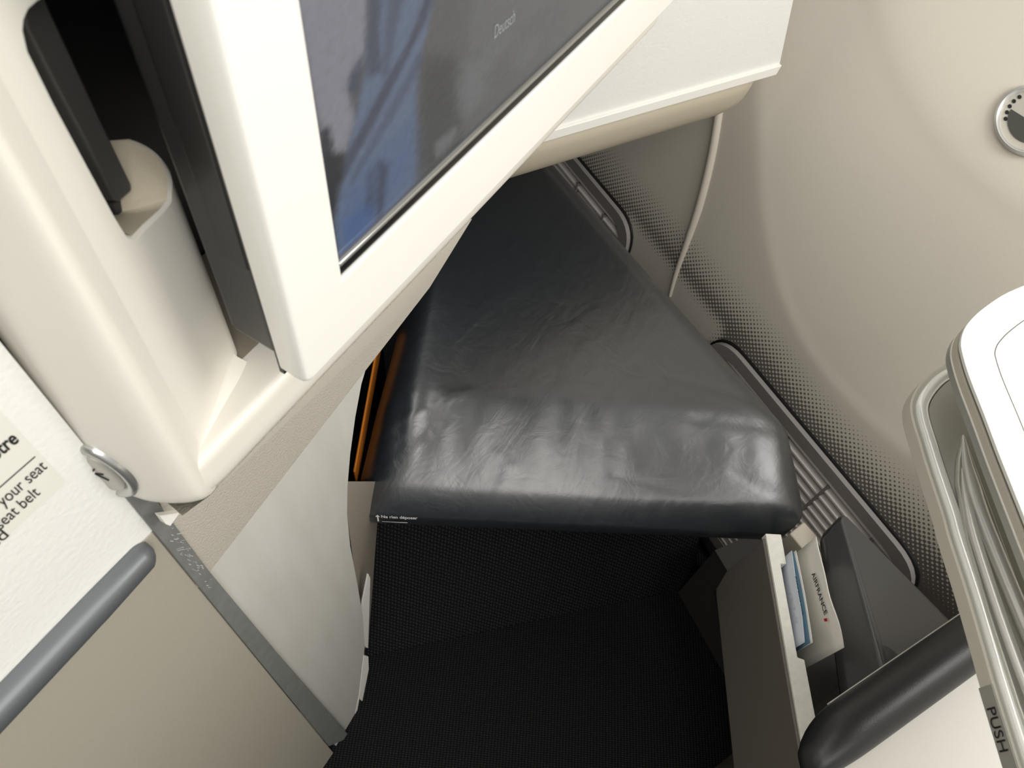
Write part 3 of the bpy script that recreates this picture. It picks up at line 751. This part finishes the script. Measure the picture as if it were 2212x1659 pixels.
# grained band between the rail and the sheet
bt0 = [(.055, .177, ZB+.004), (.60, .177, ZB+.004)]
b1_, b2_ = top[0], top[1]
dd = (b2_-b1_)/np.linalg.norm(b2_-b1_)
lo0, lo1 = b1_-dd*.01, b1_+dd*.62
lo0 = lo0+np.array([-.0012, -.0015, 0]); lo1 = lo1+np.array([0, -.0015, 0])
endc = pP((889, 646), (*lo1[:2], 0), (*pn, 0))
LEN = .262
lo1 = b1_+dd*LEN+np.array([0, -.0015, 0])
slab('grained_band', [pY((336, 1064), .2005), (.055, .1795, ZB-.0005), (.070, .1765, ZB-.001), (.300, .1765, ZB-.001), lo1, lo0], (0, .002, -.0005), TANTEX, ub, bevel=.001)
# return panel into the footwell and the torn edging
g0 = on_plate((748, 1100), .002); g1 = on_plate((786, 1400), .002)
h0 = pY((826, 1040), .27); h1 = pY((815, 1130), .262); h2 = pY((795, 1400), .2355)
g00 = on_plate((751, 1040), .002)
mk('return_panel', [g00, g0, on_plate((770, 1265), .002), g1, h2, h1, h0], [[0, 1, 5, 6], [1, 2, 4, 5], [2, 3, 4]], DRAWER and mat('return_taupe', (.34, .30, .25), .5), ub)
tn = [on_plate(p, -.0005) for p in [(741, 1602), (757, 1593), (770, 1530), (776, 1500), (783, 1440), (786, 1415), (796, 1418), (797, 1445), (790, 1480), (783, 1515), (777, 1508), (768, 1560), (752, 1606)]]
slab('torn_edge', tn, (pn[0]*.006, pn[1]*.006, 0), WORN, ub, bevel=.0006)
hook = [on_plate(p, -.0002) for p in [(776, 1374), (786, 1372), (797, 1408), (795, 1412), (788, 1400)]]
slab('edge_clip', [on_plate(p, .001) for p in [(779, 1372), (784, 1300), (796, 1240), (800, 1250), (795, 1400), (790, 1398)]], (pn[0]*.002, pn[1]*.002, 0), WHITE, ub)
slab('bracket', [on_plate(p, -.012) for p in [(345, 1114), (388, 1108), (368, 1136), (358, 1132)]], (pn[0]*.003, pn[1]*.003, 0), WHITE, ub)
adopt(ub)
# plinth of the cabinet running behind the sheet down to the carpet
c0_, c1_ = pZ((716, 1659), 0), pZ((757, 1600), 0)
slab('trim_2', [(xr+.001, YC+.012, 0), (c1_[0]-.002, c1_[1]+.012, 0), (c1_[0]+.10, .245, 0), (.17, .27, 0), (xr+.001, .26, 0)], (0, 0, .06), TAN)
struct(bpy.data.objects['trim_2'])
slab('wall_footwell', [(.19, .245, 0), (.215, .262, 0), (.60, .52, 0), (.58, .56, 0), (.16, .28, 0)], (0, 0, .60), CARPET)  # carpet black on this wall stands in for deep shade in the gap
struct(bpy.data.objects['wall_footwell'])

# ------------------------------------------------------------------ shell of the seat ahead (top middle)
sh = thing('seat_shell', 'white grained shell panel with tan rolled underside, top middle', 'panel', AB(.5, .55, .62))
def SP(p, a=.496): return pA(p, a)
tp = SP((1715, 0)); tdir = tp-SP((1684, 145)); tdir /= np.linalg.norm(tdir)
cornr = SP((1684, 145)); cornl = SP((1170, 292)); ldv = (cornl-cornr)/np.linalg.norm(cornl-cornr)
slab('face_panel', [cornr, cornr+tdir*.75, cornr+tdir*.75+ldv*.42, cornr+ldv*.42], AX*.02, WHITETEX, sh, bevel=.0015)
r_ = [(0, -.002), (0, .0088)]
lipr = SP((1690, 141), .492); lipl = lipr+ldv*.42
slab('lip', [lipr, lipr-np.array([0, 0, .0115])+ldv*.003, lipl-np.array([0, 0, .0115]), lipl], AX*.012, WHITE, sh, bevel=.0012)
rollp = [(.4965, -.010), (.4975, -.026), (.502, -.044), (.512, -.060), (.526, -.072), (.545, -.080), (.60, -.084), (1.0, -.084), (1.0, 0), (.51, 0)]
st = []
for k, (s, sh_) in enumerate([(.012, .018), (.020, .008), (.032, .002), (.05, 0), (.3, 0), (.42, 0)]):
    b = cornr+ldv*s
    st.append([AB(b@BX, a+sh_*(1 if a < .6 else 0), b[2]+dz+sh_*.6*(1 if dz < 0 else 0)) for a, dz in rollp])
sweep('underside_roll', [resample(x, 80) for x in st], None, TANSOFT, sh, ang=60)
adopt(sh)

# ------------------------------------------------------------------ right hand console: pocket, pads, top
pk = thing('literature_pocket', 'taupe pocket with a white divider edge, below right of the footrest', 'pocket', AB(.42, 0, .26))
T0, T1 = pZ((1655, 1160), .45), pZ((1742, 1659), .45); td = (T1-T0)/np.linalg.norm(T1-T0); tn_ = np.array([-td[1], td[0], 0])
if tn_@(pZ((1690, 1200), .45)-T0) < 0: tn_ = -tn_
Te = T0-td*.05; Tn = T1+td*.10
wn = np.linalg.norm(pZ((1690, 1165), .45)-T0)*.98
notch0 = (pZ((1697, 1218), .45)-T0)@td; notch1 = (pZ((1728, 1420), .45)-T0)@td
# front (inboard) taupe panel
cc = (T0-tn_*.004)
fp = lambda s, z: T0+td*s-tn_*.003+np.array([0, 0, z-.45])
Lf = (Tn-T0)@td
fpp = lambda p: pP(p, T0-tn_*.003, tn_)
fb1 = fpp((1585, 1659)); fb0 = fpp((1547, 1285))
slab('front_panel', [fp(0, .447), fp(Lf, .447), fb1+(fb1-fb0)*.4, fb1, fb0, fpp((1548, 1270)), fpp((1570, 1232)), fpp((1638, 1178))], tn_*.004, DRAWER, pk, bevel=.0015)
# white top edge with a notch
e0 = [T0-td*.004, T0-td*.004+tn_*wn, T0+td*notch0+tn_*wn*1.0, T0+td*notch0+tn_*wn*.62, T0+td*notch1+tn_*wn*.62, T0+td*(notch1+.002)+tn_*wn*1.0, Tn+tn_*wn*1.05, Tn]
slab('divider', e0, (0, 0, -.012), WORN, pk, bevel=.0008)
# far block of the pocket, floor of the pocket
k0, k1, k2, k3 = [pZ(p, .42) for p in [(1706, 1152), (1737, 1126), (1768, 1160), (1737, 1190)]]
slab('end_block', [k0, k1, k2, k3], (0, 0, -.14), mat('pocket_block', (.58, .53, .45), .45), pk, bevel=.002)
fl0 = T0+tn_*wn; w2 = .085
slab('pocket_floor', [T0+td*0+np.array([0, 0, -.17]), Tn+np.array([0, 0, -.17]), Tn+tn_*w2+np.array([0, 0, -.17]), T0+tn_*w2+np.array([0, 0, -.17])], (0, 0, -.006), BLACKGREY, pk)
adopt(pk)
# envelope and safety card: upright sheets
def upright(p_top, z):  # two top pixels on a level edge
    a, b = pZ(p_top[0], z), pZ(p_top[1], z); return a, b
ea, eb = upright([(1764, 1160), (1824, 1398)], .475)
ed = (eb-ea)/np.linalg.norm(eb-ea); en = np.array([-ed[1], ed[0], 0])
if en@(CAM-ea) < 0: en = -en
Le = np.linalg.norm(eb-ea)
ev = []; NE = 14; 
for k in range(NE+1):
    for j, z in enumerate([.475, .45, .42, .39, .36, .33]):
        s = Le*k/NE; wob = .0010*math.sin(k*.9)+.001*math.sin(j*.7+k*.3)
        ztop = z+(.0016*math.sin(k*.8) if j == 0 else 0)
        ev.append(ea+ed*s+en*wob+np.array([0, 0, ztop-.475]))
ef = [[k*6+j, k*6+j+1, k*6+7+j, k*6+6+j] for k in range(NE) for j in range(5)]
env = mk('envelope', ev, ef, PAPER, None, ang=80)
md = env.modifiers.new('thick', 'SOLIDIFY'); md.thickness = .0012; md.offset = -1
tag(env, 'beige paper envelope with airline name and red mark, upright in the pocket', 'envelope')
def onenv(p, off=.004): q = ea+en*off; return pP(p, q, en)
t0, t1 = onenv((1753, 1240)), onenv((1781, 1330))
text('envelope_text', 'AIRFRANCE', t0, t1-t0, (0, 0, 1), np.linalg.norm(t1-t0), .0072, INK, env, bold=True, thick=.0)
m0 = onenv((1779, 1337)); m1 = onenv((1786, 1348)); mu = np.array([0, 0, 1.]); mr_ = (m1-m0)/np.linalg.norm(m1-m0)
mk('red_mark', [m0, m0+mr_*.0035-mu*.001, m0+mr_*.0048+mu*.004, m0+mr_*.0012+mu*.006], [[0, 1, 2, 3]], RED, env)
ca_, cb_ = upright([(1717, 1190), (1753, 1388)], .458)
cd = (cb_-ca_)/np.linalg.norm(cb_-ca_); cn = np.array([-cd[1], cd[0], 0]); cn = cn if cn@(CAM-ca_) > 0 else -cn
Lc = np.linalg.norm(cb_-ca_)
def sheet(off, bow, ztop, s1=1.0):
    v = []
    for k in range(13):
        s = Lc*s1*k/12; bw = bow*math.sin(math.pi*k/12)+(.0035*max(0, k/12-.7)/.3 if bow > 0 else 0)
        for z in (ztop, ztop-.03, ztop-.12): v.append(ca_+cd*s+cn*(off+bw)+np.array([0, 0, z-.458]))
    return v, [[3*k+j, 3*k+j+1, 3*k+4+j, 3*k+3+j] for k in range(12) for j in range(2)]
cdv = thing('safety_card', 'pale blue folded safety card between the white divider and the envelope', 'card', ca_+np.array([0, 0, -.12]))
v, f = sheet(.003, .0015, .458); o1 = mk('front_leaf', v, f, CARD, cdv, ang=80)
v, f = sheet(.0005, -.0015, .4560); o2_ = mk('inner_leaf', v, f, CARDB, cdv, ang=80)
v, f = sheet(-.001, -.001, .459); o3_ = mk('rear_leaf', v, f, CARDW, cdv, ang=80)
for o in (o1, o2_, o3_): md = o.modifiers.new('thick', 'SOLIDIFY'); md.thickness = .0006
def oncard(p): return pP(p, ca_+cn*.0055, cn)
t0, t1 = oncard((1702, 1278)), oncard((1719, 1350))
text('card_number', '787-9', t0, t1-t0, (0, 0, 1), np.linalg.norm(t1-t0), .0075, INKW, o1, thick=0)
t0, t1 = oncard((1717, 1245)), oncard((1733, 1330))
text('card_title', 'AIRFRANCE', t0, t1-t0, (0, 0, 1), np.linalg.norm(t1-t0), .0035, INK, o1, thick=0)
adopt(cdv)

# black wedge pad
AW = -.0585
wg = [pA(p, AW) for p in [(1903, 1452), (2062, 1340), (1808, 1512)]]
ridge_n = wg[0]; right_n = wg[1]; left_n = wg[2]
far_top = pZ((1818, 1108), ridge_n[2]-.004); far_left = pZ((1776, 1158), .425)
far_right = far_top+(right_n-ridge_n)*.10
dz_ = np.array([0, 0, -.03])
ext_ = np.array(-AX*.012)
v = [left_n+ext_, ridge_n+ext_, right_n+ext_, right_n+ext_+dz_, left_n+ext_+dz_*.4, far_left, far_top, far_right+np.array([0, 0, -.012]), far_right+dz_, far_left+dz_*.4]
f = [[0, 1, 2, 3, 4], [5, 6, 7, 8, 9]]+[[i, (i+1) % 5, 5+(i+1) % 5, 5+i] for i in range(5)]
wpd = mk('wedge_pad', v, f, LEATHPAD, None, bevel=.011, seg=7, ang=20)
slab('outer_side', [left_n+ext_*2+dz_*.4, far_left+dz_*.4+(far_left-left_n)*.08, (far_left+(far_left-left_n)*.08)*[1, 1, 0]+[0, 0, .28], (left_n+ext_*2)*[1, 1, 0]+[0, 0, .28]], BX*.006, DRAWER, pk)
pk.children[-1].matrix_parent_inverse = Matrix.Translation(pk.location).inverted()
bpy.context.view_layer.update()
tag(wpd, 'black leather wedge shaped pad beside the vent, right of the envelope', 'pad')
# padded bar
ZC = .60
br0, br1 = pZ((1745, 1645), ZC), pZ((2110, 1462), ZC); tb0, tb1 = pZ((1762, 1560), ZC), pZ((2078, 1328), ZC)
b_in = br0@BX; 
af, an_ = (tb1@AX), (br1@AX)
b_out = .60
secs = []
for b in list(np.linspace(0, 1, 9))[0:9]:
    t = 1-b; k = math.sqrt(max(0.0004, 1-t*t)); secs.append((b_in+b*.055, k))
secs += [(b_out, 1)]
st = []
hw = (af-an_)/2; am = (af+an_)/2
for b, k in secs:
    st.append([AB(b, am+hw*(k*.85+.15)*c+(-hw*.55*(1-k)), ZC-.014+.020*s*(.25+.75*k)-.004*(1-k)) for c, s in [(math.cos(q), math.sin(q)) for q in np.linspace(0, 2*math.pi, 28, endpoint=False)]])
pb = sweep('padded_bar', st, None, mat('bar_leather', (.014, .015, .017), .36, bump=.12, bscale=900, spec=.5), None, ang=70)
tag(pb, 'black padded leather bar along the front edge of the console top', 'armrest pad')
# console under the bar and its pale top
cn_ = thing('side_console', 'pale console top at the lower right corner below the black bar', 'console', AB(.45, -.3, 0))
zt = ZC-.012
slab('top', [AB(b_in+.012, an_+.006, zt), AB(.62, an_+.006, zt), AB(.62, -.80, zt), AB(b_in-.012, -.80, zt)], (0, 0, -.018), CONTOP, cn_, bevel=.002)
pq = lambda a, off: (T0+td*((a-T0@AX)/(td@AX))+tn_*off)*np.array([1, 1, 0])
slab('body', [pq(af-.02, .03), pq(-.45, .03), AB(.59, -.45, 0), AB(.59, af-.02, 0)], (0, 0, zt-.018), DRAWER, cn_)
box_edge = [AB(b_in+.03, af+.001, zt+.001), AB(.60, af+.001, zt+.001)]
slab('bar_edge_strip', [AB(b_in+.05, af-.006, zt-.002), AB(.60, af-.006, zt-.002), AB(.60, af+.0006, zt-.002), AB(b_in+.05, af+.0002, zt-.002)], (0, 0, -.006), WHITE, cn_)
adopt(cn_)
# plinth at the floor
s0, s1 = pZ((1465, 1280), 0), pZ((1560, 1450), 0); sv = (s1-s0)/np.linalg.norm(s1-s0); so = np.array([-sv[1], sv[0], 0]); so = so if so@BX > 0 else -so
slab('trim_3', [s0, s1+sv*.5, s1+sv*.5+so*.12, s0+so*.07], (0, 0, .19), mat('plinth_taupe', (.045, .042, .038), .5)); struct(bpy.data.objects['trim_3'])

# ------------------------------------------------------------------ folding tray table (right edge)
tt = thing('tray_table', 'folded white and aluminium tray table marked PUSH at the right edge', 'tray table', AB(.45, -.22, .60))
Z1, Z2 = .80, .86
W1 = [(2201, 1659), (2144, 1477), (2122, 1400), (2085.5, 1276), (2048, 1160), (2036, 1115), (2018, 1060), (2000, 1005), (1985, 955), (1972, 912), (1967, 885), (1968, 866), (1976, 846), (1990, 826), (2010, 806), (2034, 791)]
P1_ = [pZ(p, Z1) for p in W1]
P1_ = [P1_[0]+(P1_[0]-P1_[1])/np.linalg.norm(P1_[0]-P1_[1])*.10] + P1_
P1_ = smooth_path(P1_, 4)
dir_end = (P1_[-1]-P1_[-3]); dir_end /= np.linalg.norm(dir_end)
def close_slab(path, depthv, ext):
    d_ = ext/np.linalg.norm(ext); return list(path)+[path[-1]+ext, path[0]+ext]
def offset(path, d):
    out = []
    for i, p in enumerate(path):
        t = path[min(i+1, len(path)-1)]-path[max(i-1, 0)]; t = t/np.linalg.norm(t)
        out.append(p+np.array([t[1], -t[0], 0])*d)   # to the right of travel = inwards
    return out
ext1 = np.array([.13, -.06, 0]); 
def zs_(path, z): return [np.array([p[0], p[1], z]) for p in path]
def layer(name, path, d, ztop, th, m, parent, ext, **k):
    q = zs_(offset(path, d), ztop)
    return slab(name, close_slab(q, None, ext), (0, 0, -th), m, parent, **k)
low = thing('x', '', '', (0, 0, 0)); bpy.data.objects.remove(low)
layer('lower_leaf', P1_, .0, Z1, .0105, mat('table_side_tan', (.62, .585, .51), .42), tt, ext1, bevel=.0006)
layer('lower_channel', P1_, .0012, Z1+.0006, .004, ALU, tt, ext1)
rim = zs_(offset(P1_, .0068), Z1+.0008)
tube('lower_rim', rim, .0036, CHROME, tt, n=14, flat=.8)
layer('lower_gap', P1_, .0102, Z1+.0012, .003, BLACK, tt, ext1)
layer('lower_plate', P1_, .0107, Z1+.0016, .003, ALU, tt, ext1)
W2 = [(2212, 1115), (2160, 985), (2128, 900), (2094, 813), (2079, 763), (2076, 738), (2082, 714), (2095, 694), (2121, 669), (2166, 638), (2212, 617), (2300, 580)]
P2_ = [pZ(p, Z2) for p in W2]
P2_ = smooth_path([P2_[0]+(P2_[0]-P2_[1])/np.linalg.norm(P2_[0]-P2_[1])*.25]+P2_, 5)
ext2 = np.array([.10, -.16, 0])
layer('upper_leaf', P2_, 0, Z2, .0022, WHITE, tt, ext2, bevel=.0008)
layer('upper_groove', P2_, .0012, Z2-.0022, .0022, mat('groove_grey', (.22, .22, .20), .3, metal=.5), tt, ext2)
layer('upper_side', P2_, .0000, Z2-.0044, .0050, mat('table_side_tan_upper', (.56, .52, .44), .42), tt, ext2, bevel=.0004)
layer('upper_line', P2_, -.0002, Z2-.0094, .0010, WHITE, tt, ext2)
layer('upper_rail', P2_, .0002, Z2-.0104, .0050, ALU, tt, ext2, bevel=.0012)
inl = zs_(offset(P2_, .0185), Z2+.00012)
def strip(name, path, wd_, z, m, parent):
    a = zs_(path, z); b = zs_(offset(path, wd_), z); n = len(a)
    return mk(name, a+b, [[i, i+1, n+i+1, n+i] for i in range(n-1)], m, parent)
strip('top_inlay_line', offset(P2_, .0185), .0005, Z2+.00012, mat('inlay_grey', (.08, .08, .075), .5), tt)
tube('top_recess_edge', zs_(offset(P2_, .026), Z2-.0004), .0012, WHITE, tt, n=10, flat=.5)
# hinge arms lying between the leaves
for nm, pts_, rr_, mm in (('hinge_arm', [(2081, 940), (2090, 1005), (2112, 1090), (2146, 1180), (2185, 1275), (2225, 1370), (2290, 1520)], .0042, mat('arm_satin', (.72, .71, .68), .28, metal=.4)),
                          ('hinge_arm', [(2078, 1012), (2086, 1070), (2104, 1150), (2137, 1255), (2178, 1375), (2225, 1500), (2280, 1640)], .0027, None)):
    mm = mm or bpy.data.materials['arm_satin']
    ph = smooth_path([pZ(p, Z1+.014) for p in pts_], 5)
    tube(nm, ph, [rr_*min(1, .12+.88*(i/8)) for i in range(len(ph))], mm, tt, n=12)
armp = [pZ(p, Z1+.006) for p in [(2083, 936), (2072, 990), (2070, 1040), (2092, 1165), (2136, 1320), (2200, 1520), (2300, 1800), (2330, 1500), (2212, 1290)]]
slab('hinge_plate', armp, (0, 0, -.004), ALU, tt, bevel=.001)
gp = [pZ(p, Z1+.0022) for p in [(2138, 1318), (2153, 1317), (2155, 1324), (2141, 1325)]]
slab('dark_notch', gp, (0, 0, -.001), BLACK, tt)
dk = [pZ(p, Z1+.0021) for p in [(2143, 1326), (2156, 1326), (2250, 1640), (2232, 1640)]]
slab('dark_slot', dk, (0, 0, -.001), mat('slot_grey', (.1, .1, .1), .35, metal=.5), tt)
# release button with its word
j0 = min(range(len(P1_)), key=lambda i: np.linalg.norm(P1_[i]-pZ((2146, 1482), Z1)))
seg = P1_[:j0+1]
bb = offset(seg, -.0006)
btn = slab('release_button', zs_(bb, Z1-.0002)+zs_(offset(seg, .0034), Z1-.0002)[::-1], (0, 0, -.0107), mat('button_grey', (.42, .41, .37), .35, metal=.3), tt, bevel=.0003)
e_a = pZ((2143, 1475), Z1-.005); e_b = pZ((2201, 1659), Z1-.005)
tdir2 = (e_b-e_a)/np.linalg.norm(e_b-e_a)
nrm2 = np.array([tdir2[1], -tdir2[0], 0]); nrm2 = nrm2 if nrm2@(CAM-e_a) > 0 else -nrm2
fc = bb[0]; 
def onside(p): return pP(p, np.array([*bb[max(0, j0-4)][:2], 0])+nrm2*.0004, nrm2)
t0, t1 = onside((2141, 1528)), onside((2176, 1622))
text('push_text', 'PUSH', np.array([t0[0], t0[1], Z1-.0087]), [*(t1-t0)[:2], 0], (0, 0, 1), np.linalg.norm((t1-t0)[:2]), .0068, INK, btn, thick=.0)
adopt(tt)
for o in tt.children:
    for c in o.children: c.matrix_parent_inverse = Matrix.Identity(4)
